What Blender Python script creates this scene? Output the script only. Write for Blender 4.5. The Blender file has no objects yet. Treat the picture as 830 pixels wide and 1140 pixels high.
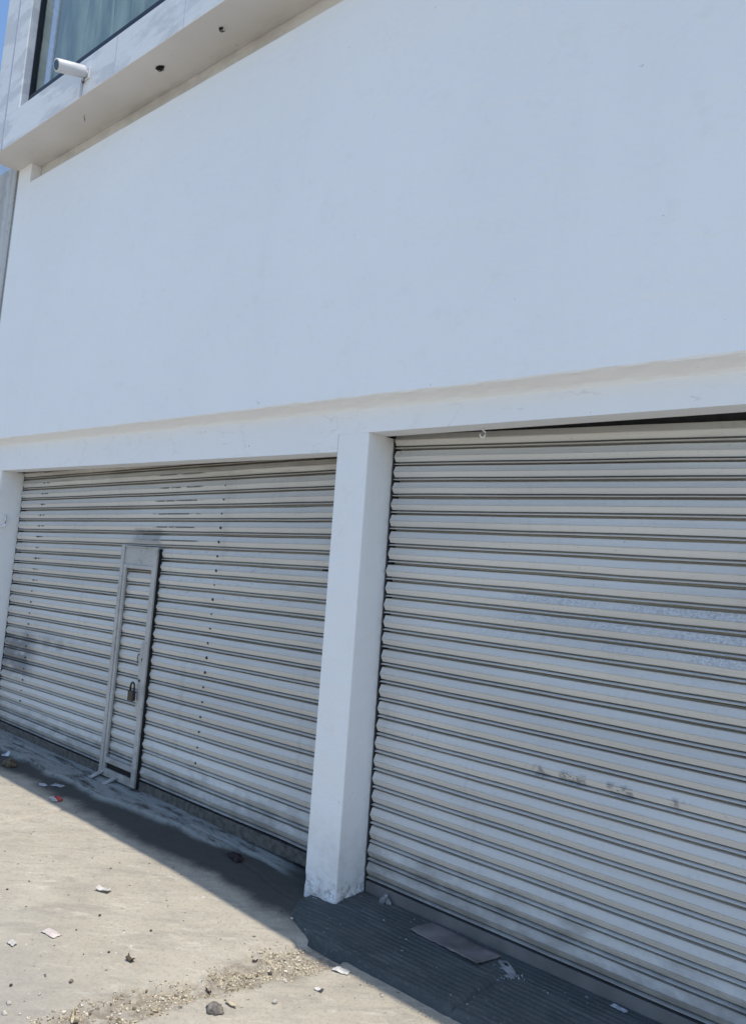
import bpy, bmesh, math, random
from mathutils import Vector, Matrix, noise
random.seed(7)
scene = bpy.context.scene
COL = scene.collection
R = math.radians

# ------------------------------------------------------------------ material helper
class Nodes:
    def __init__(self, name):
        self.m = bpy.data.materials.new(name)
        self.m.use_nodes = True
        self.t = self.m.node_tree
        self.t.nodes.clear()
        self.out = self.t.nodes.new('ShaderNodeOutputMaterial')
        self.geo = self.t.nodes.new('ShaderNodeNewGeometry')
        self.pos = self.geo.outputs['Position']
    def put(self, sock, v):
        if isinstance(v, bpy.types.NodeSocket):
            self.t.links.new(v, sock)
        elif isinstance(v, (tuple, list)):
            v = tuple(v)
            if sock.type == 'RGBA' and len(v) == 3:
                v = v + (1,)
            sock.default_value = v
        else:
            sock.default_value = v
    def node(self, typ, ins=None, **props):
        n = self.t.nodes.new(typ)
        for k, v in props.items():
            setattr(n, k, v)
        for k, v in (ins or {}).items():
            self.put(n.inputs[k], v)
        return n
    def math(self, op, a, b=0.0, c=None, clamp=False):
        n = self.node('ShaderNodeMath', operation=op, use_clamp=clamp)
        self.put(n.inputs[0], a); self.put(n.inputs[1], b)
        if c is not None: self.put(n.inputs[2], c)
        return n.outputs[0]
    def mul(self, *a):
        r = a[0]
        for x in a[1:]: r = self.math('MULTIPLY', r, x)
        return r
    def vscale(self, v, s):
        n = self.node('ShaderNodeVectorMath', operation='MULTIPLY')
        self.put(n.inputs[0], v); self.put(n.inputs[1], s)
        return n.outputs[0]
    def noise(self, scale, detail=3, rough=.55, vec=None, stretch=None, dist=0.0):
        v = vec or self.pos
        if stretch: v = self.vscale(v, stretch)
        n = self.node('ShaderNodeTexNoise', {'Vector': v, 'Scale': scale, 'Detail': detail, 'Roughness': rough, 'Distortion': dist})
        return n.outputs['Fac']
    def voro(self, scale, feature='F1', vec=None, stretch=None, out='Distance'):
        v = vec or self.pos
        if stretch: v = self.vscale(v, stretch)
        n = self.node('ShaderNodeTexVoronoi', {'Vector': v, 'Scale': scale}, feature=feature)
        return n.outputs[out]
    def step(self, v, a, b):
        n = self.node('ShaderNodeMapRange', {'Value': v, 'From Min': a, 'From Max': b, 'To Min': 0.0, 'To Max': 1.0}, interpolation_type='SMOOTHSTEP')
        return n.outputs['Result']
    def mix(self, f, a, b, blend='MIX'):
        n = self.node('ShaderNodeMix', data_type='RGBA', blend_type=blend)
        self.put(n.inputs[0], f); self.put(n.inputs[6], a); self.put(n.inputs[7], b)
        return n.outputs[2]
    def xyz(self):
        n = self.node('ShaderNodeSeparateXYZ', {'Vector': self.pos})
        return n.outputs
    def box(self, x, z, x0, x1, z0, z1, sx=.1, sz=.03):
        return self.mul(self.step(x, x0 - sx, x0 + sx), self.step(x, x1 + sx, x1 - sx),
                        self.step(z, z0 - sz, z0 + sz), self.step(z, z1 + sz, z1 - sz))
    def bump(self, h, strength=.3, dist=.01, prev=None):
        ins = {'Height': h, 'Strength': strength, 'Distance': dist}
        n = self.node('ShaderNodeBump', ins)
        if prev is not None: self.put(n.inputs['Normal'], prev)
        return n.outputs['Normal']
    def finish(self, color, rough=.8, normal=None, metal=0.0, spec=.4):
        b = self.node('ShaderNodeBsdfPrincipled', {'Base Color': color, 'Roughness': rough, 'Metallic': metal, 'Specular IOR Level': spec})
        if normal is not None: self.put(b.inputs['Normal'], normal)
        self.t.links.new(b.outputs[0], self.out.inputs['Surface'])
        return self.m

def simple(name, col, rough=.7, metal=0.0, var=.12, scale=25, bump=.15, spec=.4):
    n = Nodes(name)
    f = n.noise(scale, 4)
    dark = tuple(c * (1 - var * 2) for c in col)
    lite = tuple(min(1, c * (1 + var)) for c in col)
    c = n.mix(n.step(f, .3, .7), dark, lite)
    return n.finish(c, rough, n.bump(n.noise(scale * 4, 4), bump, .004), metal, spec)

# ------------------------------------------------------------------ materials
def wall_material(name, base, worn=.0, crack=0.0, patch=0.0, base_wear=False, specks=.55):
    n = Nodes(name)
    x, y, z = n.xyz()
    c = n.mix(n.step(n.noise(.7, 5), .3, .72), tuple(v * .965 for v in base), base)
    # rain streaks running down
    st = n.noise(1.0, 5, .6, stretch=(5.0, 5.0, .35))
    c = n.mix(n.mul(n.step(st, .52, .8), .05), c, tuple(v * .72 for v in base))
    mot = n.noise(9, 6, .65)
    c = n.mix(n.mul(n.step(mot, .55, .8), .16 + worn * .5), c, (.60, .57, .53))
    # tiny pock marks
    sp = n.noise(26, 2, .5)
    c = n.mix(n.mul(n.step(sp, .77, .80), specks), c, (.30, .30, .31))
    if patch:
        # sun dapples painted into the plaster colour, with finer rough mottling
        p1 = n.noise(3.0, 6, .62, stretch=(.5, 1, 1.6), dist=.2)
        c = n.mix(n.mul(n.step(p1, .47, .57), patch), c, (.60, .605, .63))
        p2 = n.noise(30, 5, .7)
        c = n.mix(n.mul(n.step(p2, .56, .68), .35), c, (.62, .61, .60))
    if crack:
        v = n.node('ShaderNodeVectorMath', operation='ADD')
        n.put(v.inputs[0], n.vscale(n.pos, (1.0, 1, 2.2)))
        nn = n.node('ShaderNodeTexNoise', {'Vector': n.pos, 'Scale': 9.0, 'Detail': 5.0})
        n.put(v.inputs[1], n.vscale(nn.outputs['Color'], (.28, .28, .28)))
        e = n.voro(2.6, 'DISTANCE_TO_EDGE', vec=v.outputs[0])
        cm = n.mul(n.step(e, .022, .004), n.step(n.noise(2.6, 2), .5, .62), crack)
        c = n.mix(cm, c, (.34, .34, .36))
        # scuffs
        sc = n.noise(16, 6, .7, stretch=(.5, 1, 1.6))
        c = n.mix(n.mul(n.step(sc, .60, .70), .45, n.step(n.noise(1.7, 2), .45, .6)), c, (.47, .47, .49))
    if base_wear:
        # plaster knocked off near the foot: grey render shows
        w = n.noise(34, 6, .75)
        lo = n.step(z, .13, -.02)
        m = n.step(n.math('ADD', w, n.mul(lo, .20)), .68, .76)
        c = n.mix(n.mul(m, .75, n.step(z, .32, .1)), c, (.36, .345, .33))
        g = n.noise(6, 5, .7)
        c = n.mix(n.mul(n.step(z, .45, .0), n.step(g, .35, .7), .45), c, (.46, .42, .40))
    tr = n.noise(2.2, 5, .6, stretch=(1.0, 1, 2.4), dist=.8)
    b = n.bump(tr, .30, .03)
    b = n.bump(n.noise(9, 4, .6), .25, .010, b)
    b = n.bump(n.noise(70, 4, .6), .28 + .3 * patch, .004, b)
    if base_wear:
        b = n.bump(n.noise(34, 6, .75), .5, .006, b)
    return n.finish(c, .82, b, spec=.25)

M = {}
M['plaster'] = wall_material('white_plaster', (.87, .87, .868), specks=.3)
M['lintel'] = wall_material('cracked_white_plaster', (.835, .835, .83), worn=.12, crack=.18)
M['pillar'] = wall_material('pillar_plaster', (.835, .835, .83), worn=.1, base_wear=True)
M['bay'] = wall_material('sun_dapple_plaster', (.82, .82, .815), worn=.2, patch=.7)

def soffit_material():
    n = Nodes('soffit_plaster')
    x, y, z = n.xyz()
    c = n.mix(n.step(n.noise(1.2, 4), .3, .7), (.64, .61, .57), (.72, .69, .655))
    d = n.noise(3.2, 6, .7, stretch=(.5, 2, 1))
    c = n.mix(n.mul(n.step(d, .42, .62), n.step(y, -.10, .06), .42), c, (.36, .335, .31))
    c = n.mix(n.mul(n.step(n.noise(24, 2), .75, .79), .7), c, (.2, .19, .18))
    return n.finish(c, .85, n.bump(n.noise(40, 4), .2, .004), spec=.2)
M['soffit'] = soffit_material()

def shutter_material(name, kind):
    n = Nodes(name)
    x, y, z = n.xyz()
    nz = n.node('ShaderNodeSeparateXYZ', {'Vector': n.geo.outputs['Normal']}).outputs[2]
    base = (.66, .635, .59) if kind == 'right' else (.63, .605, .56)
    c = n.mix(n.step(n.noise(1.1, 5, stretch=(.6, 1, 2.5)), .3, .7), tuple(v * .86 for v in base), base)
    # long thin dust streaks along the slats
    st = n.noise(5, 6, .7, stretch=(.35, 1, 14))
    c = n.mix(n.mul(n.step(st, .5, .75), .35), c, (.40, .375, .345))
    gr = n.noise(55, 5, .7)
    c = n.mix(n.mul(n.step(gr, .56, .72), .30), c, (.33, .315, .295))
    # runs of dirt washed down over several slats
    rn = n.noise(1.0, 5, .65, stretch=(9, 1, .7))
    c = n.mix(n.mul(n.step(rn, .55, .72), n.step(n.noise(1.3, 3), .42, .6), .30), c, (.30, .28, .25))
    # rust freckles
    ru = n.noise(48, 4, .7)
    c = n.mix(n.mul(n.step(ru, .70, .74), n.step(n.noise(1.9, 2), .5, .62), .8), c, (.10, .065, .045))
    # splash-back grime near the ground
    g = n.noise(7, 6, .7, stretch=(1, 1, 2))
    c = n.mix(n.mul(n.step(n.math('ADD', z, n.mul(n.math('SUBTRACT', g, .5), .5)), .30, .0), .72), c, (.17, .16, .145))
    if kind == 'right':
        # bare zinc spangle where the paint has chalked off
        band = n.mul(n.step(x, -2.35, -1.5), n.step(z, 1.22, 1.30), n.step(z, 1.56, 1.51))
        sp = n.voro(150, stretch=(1, 1, 1.2), out='Color')
        spf = n.node('ShaderNodeSeparateColor', {'Color': sp}).outputs[0]
        sc = n.mix(spf, (.27, .28, .30), (.66, .67, .675))
        c = n.mix(n.mul(band, n.step(nz, .0, .2), n.step(n.noise(3.2, 5, .7), .38, .60), .6), c, sc)
        # chipped paint lower down
        ch = n.noise(38, 5, .7)
        m = n.mul(n.box(x, z, -1.75, -.6, .755, .80, .12, .012), n.step(n.noise(9, 2, stretch=(1, 1, .3)), .48, .56), n.step(ch, .42, .52))
        c = n.mix(n.mul(m, .8), c, (.20, .205, .21))
        m2 = n.mul(n.step(n.noise(60, 3, .6), .70, .74), n.step(n.noise(2.2, 2), .52, .62))
        c = n.mix(n.mul(m2, .7), c, (.17, .17, .175))
    else:
        # dark scraped dashes near the small door
        zz = n.math('SUBTRACT', n.math('SUBTRACT', z, n.mul(n.math('ADD', x, 4.82), .018)), .052)
        ph = n.math('FRACT', n.math('DIVIDE', zz, .0915))
        ch = n.noise(26, 4, .7, stretch=(.6, 1, .8))
        m = n.mul(n.box(x, z, -4.72, -4.2, 1.60, 2.16, .05, .03), n.step(ch, .40, .48), n.step(ph, .50, .53), n.step(ph, .635, .60))
        mB = n.mul(n.box(x, z, -6.46, -6.33, 1.2, 2.2, .02, .05), n.step(n.noise(18, 3, .6), .46, .54), n.step(ph, .50, .53), n.step(ph, .64, .60))
        m = n.math('MAXIMUM', m, mB)
        c = n.mix(n.mul(m, .85), c, (.05, .05, .05))
        m3 = n.mul(n.box(x, z, -4.55, -3.2, 1.28, 1.66, .2, .1), n.step(n.noise(40, 5, .75, stretch=(.5, 1, 1)), .56, .64), n.step(nz, -.05, .1))
        c = n.mix(n.mul(m3, .45), c, (.22, .22, .225))
        # sooty stain by the left pier
        sm = n.mul(n.box(x, z, -6.95, -6.3, .46, .80, .14, .06), n.step(n.noise(4, 6, .7, stretch=(1, 1, 2)), .34, .55))
        c = n.mix(n.mul(sm, .78), c, (.15, .15, .155))
        s2 = n.mul(n.box(x, z, -6.6, -5.7, .74, .84, .2, .02), n.step(n.noise(5, 4), .4, .6))
        c = n.mix(n.mul(s2, .4), c, (.2, .2, .21))
        # rubbed patch above the small door
        s4 = n.mul(n.box(x, z, -4.97, -4.62, 1.64, 1.74, .03, .015), n.step(n.noise(12, 4), .3, .5))
        c = n.mix(n.mul(s4, .6), c, (.22, .22, .225))
        # oily dust on the topmost slats
        s5 = n.mul(n.step(z, 2.02, 2.16), n.step(n.noise(4, 5, .7, stretch=(.5, 1, 8)), .42, .62))
        c = n.mix(n.mul(s5, .5), c, (.25, .225, .20))
    b = n.bump(n.noise(3, 3, stretch=(.5, 1, 3)), .25, .006)
    b = n.bump(n.noise(120, 3), .08, .002, b)
    return n.finish(c, n.step(n.noise(14, 3), -.6, 1.5), b, 0.0, .45)
M['shutter_right'] = shutter_material('painted_slats', 'right')
M['shutter_left'] = shutter_material('worn_painted_slats', 'left')
def door_paint():
    n = Nodes('grey_painted_steel')
    x, y, z = n.xyz()
    c = n.mix(n.step(n.noise(4, 4), .3, .7), (.36, .355, .34), (.43, .425, .41))
    c = n.mix(n.mul(n.step(n.noise(22, 6, .75), .54, .66), .55), c, (.20, .185, .165))
    c = n.mix(n.mul(n.step(n.noise(60, 4, .7), .62, .68), .8), c, (.10, .07, .05))
    c = n.mix(n.mul(n.step(z, .35, .0), n.step(n.noise(12, 5, .7), .35, .65), .6), c, (.16, .14, .12))
    return n.finish(c, .55, n.bump(n.noise(40, 5, .7), .25, .003))
M['wicket'] = door_paint()
M['bar'] = simple('dirty_steel_bar', (.155, .15, .148), .6, var=.10, scale=6, bump=.15)
M['bar_dark'] = simple('grimy_steel_bar', (.105, .098, .09), .7, var=.22, scale=30, bump=.4)
M['dark_steel'] = simple('dark_steel', (.045, .045, .048), .6)
M['black'] = simple('black_void', (.012, .012, .012), .9)
M['rivet'] = simple('black_rivet', (.05, .05, .052), .6)
M['lock_body'] = simple('tarnished_lock', (.06, .052, .05), .45, .6)
M['lock_steel'] = simple('lock_steel', (.42, .42, .42), .35, .9)
M['cctv'] = simple('white_housing', (.64, .64, .64), .35, var=.03, scale=8, bump=.03)
M['lens'] = simple('black_lens', (.01, .01, .012), .12, bump=0, spec=.7)
M['pale_lavender'] = simple('lavender_finish', (.50, .51, .58), .6, var=.06)
M['hook_white'] = simple('white_painted_iron', (.78, .78, .78), .5, var=.05)
M['frame_black'] = simple('black_window_frame', (.018, .020, .024), .4)
M['alu'] = simple('pale_aluminium', (.50, .56, .64), .35, .3, var=.05)
M['neigh'] = None

def neighbour_material():
    n = Nodes('bare_grey_render')
    c = n.mix(n.step(n.noise(1.1, 5, stretch=(9, 3, .5)), .35, .7), (.42, .42, .41), (.56, .56, .55))
    c = n.mix(n.mul(n.step(n.noise(12, 5, .7), .5, .7), .4), c, (.24, .235, .23))
    return n.finish(c, .9, n.bump(n.noise(40, 5, .7), .4, .006), spec=.2)
M['neigh'] = neighbour_material()

def glass_material(name, tint=(.88, .92, .88)):
    n = Nodes(name)
    tr = n.node('ShaderNodeBsdfTransparent', {'Color': tint})
    gl = n.node('ShaderNodeBsdfGlossy', {'Color': (1, 1, 1), 'Roughness': .02})
    n.put(gl.inputs['Normal'], n.bump(n.noise(2.5, 3), .25, .05))
    dt = n.node('ShaderNodeVectorMath', operation='DOT_PRODUCT')
    n.put(dt.inputs[0], n.geo.outputs['Normal']); n.put(dt.inputs[1], n.geo.outputs['Incoming'])
    c1 = n.math('SUBTRACT', 1.0, n.math('ABSOLUTE', dt.outputs['Value']))
    f = n.math('ADD', n.mul(n.math('POWER', c1, 5.0), .9), .05, clamp=True)
    mx = n.node('ShaderNodeMixShader')
    n.put(mx.inputs[0], f)
    n.t.links.new(tr.outputs[0], mx.inputs[1]); n.t.links.new(gl.outputs[0], mx.inputs[2])
    n.t.links.new(mx.outputs[0], n.out.inputs['Surface'])
    return n.m
M['glass'] = glass_material('window_glass')

def curtain_material(name, a, b):
    n = Nodes(name)
    c = n.mix(n.step(n.noise(1.6, 4, stretch=(4, 1, .5)), .35, .65), a, b)
    return n.finish(c, .9, None, spec=.1)
M['curtain_blue'] = curtain_material('blue_grey_cloth', (.30, .315, .30), (.72, .71, .66))
M['curtain_beige'] = curtain_material('beige_cloth', (.48, .47, .42), (.58, .57, .51))

def concrete_material():
    n = Nodes('pavement_concrete')
    x, y, z = n.xyz()
    d = n.node('ShaderNodeAttribute', attribute_name='dirt', attribute_type='GEOMETRY').outputs['Fac']
    t = n.node('ShaderNodeAttribute', attribute_name='old_paint', attribute_type='GEOMETRY').outputs['Fac']
    base = n.mix(n.step(n.noise(.9, 5, .6), .3, .7), (.395, .352, .275), (.475, .425, .335))
    # trowel streaks
    v = n.node('ShaderNodeVectorRotate', {'Vector': n.pos, 'Angle': R(-41)}, rotation_type='Z_AXIS').outputs[0]
    tw = n.noise(3.2, 6, .66, vec=n.vscale(v, (1, 3.6, 1)), dist=.5)
    base = n.mix(n.mul(n.step(tw, .46, .68), .6), base, (.29, .26, .215))
    tw2 = n.noise(7, 6, .66, vec=n.vscale(v, (1, 3, 1)), dist=.7)
    base = n.mix(n.mul(n.step(tw2, .52, .70), .6), base, (.56, .51, .42))
    base = n.mix(n.mul(n.step(n.noise(60, 6, .8), .48, .66), .45), base, (.20, .185, .16))
    base = n.mix(n.mul(n.step(n.noise(150, 3, .7), .58, .70), .45), base, (.55, .51, .44))
    base = n.mix(n.mul(n.step(n.noise(4.5, 6, .75, dist=.4), .52, .66), .30), base, (.27, .25, .21))
    # worn greyer patch toward the street
    gp = n.noise(1.6, 4)
    base = n.mix(n.mul(n.step(n.math('ADD', y, n.mul(gp, .7)), -.5, -1.1), .45), base, (.30, .285, .26))
    # specks and gum spots
    base = n.mix(n.mul(n.step(n.noise(38, 1, .4), .755, .775), .85), base, (.06, .055, .05))
    base = n.mix(n.mul(n.step(n.voro(5.5), .035, .022), .8), base, (.08, .075, .07))
    base = n.mix(n.mul(n.step(n.noise(46, 1, .4, vec=n.vscale(n.pos, (1.1, .9, 1))), .77, .785), .7), base, (.7, .66, .6))
    # scuff lines
    sv = n.node('ShaderNodeVectorRotate', {'Vector': n.pos, 'Angle': R(-35)}, rotation_type='Z_AXIS').outputs[0]
    sl = n.noise(4, 3, .5, vec=n.vscale(sv, (.7, 9, 1)), dist=1.2)
    base = n.mix(n.mul(n.step(sl, .685, .72), n.step(n.noise(1.4, 2), .5, .6), .4), base, (.16, .15, .135))
    # earth and broken cement along the eroded joint
    dn = n.noise(22, 6, .75)
    base = n.mix(n.mul(d, n.step(dn, .36, .60), .9), base, (.225, .19, .145))
    # shade along the doors painted into the slab colour as a ragged dark band
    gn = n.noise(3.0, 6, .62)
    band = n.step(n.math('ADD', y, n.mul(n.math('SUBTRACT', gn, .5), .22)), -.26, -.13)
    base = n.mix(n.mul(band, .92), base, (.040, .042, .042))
    # remains of pale paint on the door sill
    pn = n.noise(7, 6, .70, stretch=(.55, 2.2, 1))
    base = n.mix(n.mul(t, n.step(pn, .36, .52), .9), base, (.30, .315, .295))
    base = n.mix(n.mul(t, n.step(n.noise(26, 5, .7, stretch=(.5, 1.6, 1)), .55, .66), .6), base, (.10, .105, .10))
    b = n.bump(n.noise(24, 6, .75), .45, .008)
    b = n.bump(tw2, .30, .008, b)
    b = n.bump(n.noise(140, 4, .7), .35, .003, b)
    return n.finish(base, .9, b, spec=.25)
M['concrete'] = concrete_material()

def step_material():
    n = Nodes('dark_painted_cement')
    x, y, z = n.xyz()
    c = n.mix(n.step(n.noise(2.5, 5), .3, .7), (.054, .064, .066), (.080, .090, .090))
    gw = n.noise(14, 6, .7, stretch=(.25, 1.6, 1))
    c = n.mix(n.mul(n.step(gw, .50, .70), .5), c, (.155, .16, .155))
    c = n.mix(n.mul(n.step(n.noise(70, 5, .75), .5, .68), .35), c, (.19, .19, .18))
    c = n.mix(n.mul(n.step(n.noise(5, 6, .7), .5, .75), .35), c, (.11, .105, .10))
    c = n.mix(n.mul(n.step(n.noise(48, 1, .4), .76, .78), .8), c, (.38, .38, .37))
    return n.finish(c, .85, n.bump(n.noise(45, 5, .7), .35, .005), spec=.25)
M['step'] = step_material()

M['paper'] = simple('white_paper', (.56, .53, .48), .8, var=.15, scale=30)
M['paper_pink'] = simple('pinkish_paper', (.60, .52, .47), .8, var=.12, scale=30)
M['leaf'] = simple('dry_leaf', (.52, .44, .30), .8, var=.15, scale=40, bump=.3)
M['red_foil'] = simple('red_foil', (.55, .06, .055), .45, var=.2, scale=40)
M['grey_foil'] = simple('grey_foil', (.42, .44, .47), .4, var=.2, scale=40)
M['film'] = simple('clear_film', (.50, .53, .56), .3, var=.15, scale=30)
M['brown'] = simple('brown_litter', (.13, .10, .065), .9, var=.35, scale=60, bump=.6)
M['rag'] = simple('dark_rag', (.035, .025, .028), .9, var=.3, scale=40, bump=.5)
M['twig'] = simple('dead_twig', (.07, .055, .04), .9, var=.3)
M['sheet'] = simple('grey_brown_board', (.175, .160, .155), .75, var=.22, scale=7, bump=.2)
M['lump'] = simple('cement_lump', (.28, .285, .29), .9, var=.2, scale=30, bump=.6)
M['stone'] = simple('grey_brown_stone', (.20, .175, .15), .9, var=.25, scale=50, bump=.6)
M['pebble_pale'] = simple('pale_pebble', (.48, .44, .38), .85, var=.12, scale=60)
M['pebble_dark'] = simple('dark_pebble', (.06, .052, .045), .85, var=.2, scale=60)
M['gravel'] = None
def gravel_material():
    n = Nodes('mixed_gravel')
    r = n.node('ShaderNodeTexWhiteNoise', {'Vector': n.geo.outputs['Random Per Island']}, noise_dimensions='3D') if False else None
    f = n.geo.outputs['Random Per Island']
    c = n.mix(n.step(f, .0, .55), (.19, .15, .10), (.52, .445, .315))
    c = n.mix(n.step(f, .75, 1.0), c, (.66, .60, .49))
    return n.finish(c, .9, None, spec=.2)
M['gravel'] = gravel_material()

# ------------------------------------------------------------------ mesh helpers
def link(name, bm, mat, parent=None, smooth=False, inv=None):
    me = bpy.data.meshes.new(name)
    bm.normal_update()
    bm.to_mesh(me); bm.free()
    mats = mat if isinstance(mat, (list, tuple)) else [mat]
    for m in mats: me.materials.append(m)
    if smooth:
        for p in me.polygons: p.use_smooth = True
    o = bpy.data.objects.new(name, me)
    COL.objects.link(o)
    if parent is not None:
        o.parent = parent
        o.matrix_parent_inverse = Matrix.Translation(-parent.location) if parent.type == 'EMPTY' else Matrix.Identity(4)
    return o

def thing(name, loc, label, cat, group=None):
    o = bpy.data.objects.new(name, None)
    o.empty_display_size = .1
    o.location = loc
    COL.objects.link(o)
    return tag(o, label, cat, group)

def tag(o, label=None, cat=None, group=None, kind=None):
    if label: o['label'] = label
    if cat: o['category'] = cat
    if group: o['group'] = group
    if kind: o['kind'] = kind
    return o

def box(bm, x0, x1, y0, y1, z0, z1, mi=0):
    v = [bm.verts.new(p) for p in ((x0,y0,z0),(x1,y0,z0),(x1,y1,z0),(x0,y1,z0),(x0,y0,z1),(x1,y0,z1),(x1,y1,z1),(x0,y1,z1))]
    for f in ((0,3,2,1),(4,5,6,7),(0,1,5,4),(1,2,6,5),(2,3,7,6),(3,0,4,7)):
        bm.faces.new([v[i] for i in f]).material_index = mi
    return v

def prism_z(bm, pts, z0, z1, mi=0, mi_bottom=None):      # plan outline counter-clockwise
    a = [bm.verts.new((x, y, z0)) for x, y in pts]
    b = [bm.verts.new((x, y, z1)) for x, y in pts]
    k = len(pts)
    f = bm.faces.new(a[::-1]); f.material_index = mi if mi_bottom is None else mi_bottom
    bm.faces.new(b).material_index = mi
    for i in range(k):
        bm.faces.new((a[i], a[(i+1)%k], b[(i+1)%k], b[i])).material_index = mi

def prism_y(bm, pts, y0, y1):        # front outline (x, z) counter-clockwise seen from -y
    a = [bm.verts.new((x, y0, z)) for x, z in pts]
    b = [bm.verts.new((x, y1, z)) for x, z in pts]
    k = len(pts)
    bm.faces.new(a); bm.faces.new(b[::-1])
    for i in range(k):
        bm.faces.new((a[(i+1)%k], a[i], b[i], b[(i+1)%k]))

def tube(bm, pts, r, n=10, caps=True):
    pts = [Vector(p) for p in pts]
    rings = []
    up = Vector((0, 0, 1))
    for i, p in enumerate(pts):
        d = (pts[min(i+1, len(pts)-1)] - pts[max(i-1, 0)]).normalized()
        u = d.cross(up)
        if u.length < .1: u = d.cross(Vector((0, 1, 0)))
        u.normalize(); w = d.cross(u)
        rr = r[i] if isinstance(r, (list, tuple)) else r
        rings.append([bm.verts.new(p + u*math.cos(a)*rr + w*math.sin(a)*rr) for a in (2*math.pi*j/n for j in range(n))])
    for a, b in zip(rings, rings[1:]):
        for j in range(n):
            bm.faces.new((a[j], b[j], b[(j+1)%n], a[(j+1)%n]))
    if caps:
        bm.faces.new(rings[0]); bm.faces.new(rings[-1][::-1])
    return rings

def bevel(o, w=.005, seg=2):
    m = o.modifiers.new('bevel', 'BEVEL'); m.width = w; m.segments = seg; m.limit_method = 'ANGLE'; m.angle_limit = R(40)
    return o

def sstep(a, b, v):
    t = max(0, min(1, (v - a) / (b - a))) if a != b else 0
    return t*t*(3-2*t)

def fn(x, y, z=0, s=1.0, o=4):
    return noise.fractal(Vector((x*s, y*s, z*s)), 1.0, 2.0, o)

# ------------------------------------------------------------------ ground
JOINT = [(-2.68,-1.9),(-2.583,-1.235),(-2.55,-1.075),(-2.514,-.903),(-2.453,-.691),(-2.43,-.493),(-2.37,-.31)]
JW = [.10,.10,.09,.07,.08,.13,.12]
def joint_dist(x, y):
    best = 9
    for (a, b), (w0, w1) in zip(zip(JOINT, JOINT[1:]), zip(JW, JW[1:])):
        ax, ay = a; bx, by = b
        L2 = (bx-ax)**2 + (by-ay)**2
        t = max(0, min(1, ((x-ax)*(bx-ax)+(y-ay)*(by-ay))/L2))
        d = math.hypot(x-ax-t*(bx-ax), y-ay-t*(by-ay)) / (w0+(w1-w0)*t)
        best = min(best, d)
    return best
def sill_front(x):
    return -.028 + .028*fn(x, 3.1, 0, 3.5) + .075*sstep(-4.7, -3.8, x) + .085*sstep(-3.8, -3.2, x)
def slab_z(x, y):
    z = -.040 - .022*sstep(-3.5, -2.5, x) + .012*min(0, max(y, -6))*.6
    z += .003*fn(x, y, 0, 1.3)
    return z
def ground_z(x, y, detail=True):
    z = slab_z(x, y)
    if detail and -8 < x < 4 and -3 < y < .6:
        # raised worn door sill left of the pillar
        s = sstep(sill_front(x)-.012, sill_front(x)+.012, y) * sstep(-2.86, -2.95, x)
        z += s*(.022*sstep(-3.0, -4.2, x) + .006 + .003*fn(x, y, 2, 9))
        # thin open seam running along the sill
        z -= .009*math.exp(-((y-.125-.02*fn(x, 1, 7, 2))/.006)**2)*sstep(-2.9, -3.1, x)
        # expansion joint across the slab
        xj = -4.62 + .012*fn(0, y, 5, 3) - .08*(y+.56)*.0
        z -= .018*math.exp(-((x-xj)/.011)**2)*sstep(-.10, -.14, y)
        # eroded joint
        d = joint_dist(x, y) + .55*fn(x, y, 9, 9)
        z -= .018*sstep(1.0, .72, d)
        z += .0016*fn(x, y, 4, 14)
        # irregular crack running from the sill toward the step
        yc = .06 - .09*sstep(-3.4, -2.85, x) + .03*fn(x, 8, 1, 6)
        z -= .007*math.exp(-((y-yc)/.006)**2)*sstep(-3.5, -3.4, x)*sstep(-2.75, -2.8, x)
    return z

def axis(fine0, fine1, stepf, far0, far1):
    c = []
    v = fine0; k = stepf
    while v > far0:
        k *= 1.25; v -= k; c.append(max(v, far0))
    c = c[::-1]
    n = int(round((fine1-fine0)/stepf))
    c += [fine0 + (fine1-fine0)*i/n for i in range(n+1)]
    v = fine1; k = stepf
    while v < far1:
        k *= 1.25; v += k; c.append(min(v, far1))
    return c
xs = axis(-6.4, -1.2, .014, -160, 160); ys = axis(-1.7, .27, .011, -160, 160)
bm = bmesh.new()
grid = [[bm.verts.new((x, y, ground_z(x, y))) for x in xs] for y in ys]
for j in range(len(ys)-1):
    for i in range(len(xs)-1):
        bm.faces.new((grid[j][i], grid[j][i+1], grid[j+1][i+1], grid[j+1][i]))
coords = [(x, y) for y in ys for x in xs]
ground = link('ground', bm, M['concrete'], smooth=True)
tag(ground, kind='structure')
ad = ground.data.attributes.new('dirt', 'FLOAT', 'POINT')
ap = ground.data.attributes.new('old_paint', 'FLOAT', 'POINT')
for i, (x, y) in enumerate(coords):
    ad.data[i].value = sstep(1.15, .6, joint_dist(x, y) + .5*fn(x, y, 9, 7)) if (-3.2 < x < -1.5 and -2.2 < y < 0) else 0
    ap.data[i].value = (sstep(sill_front(x)-.01, sill_front(x)+.01, y)*sstep(-2.95, -3.2, x)) if (x > -9 and -1 < y < .6) else 0

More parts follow.
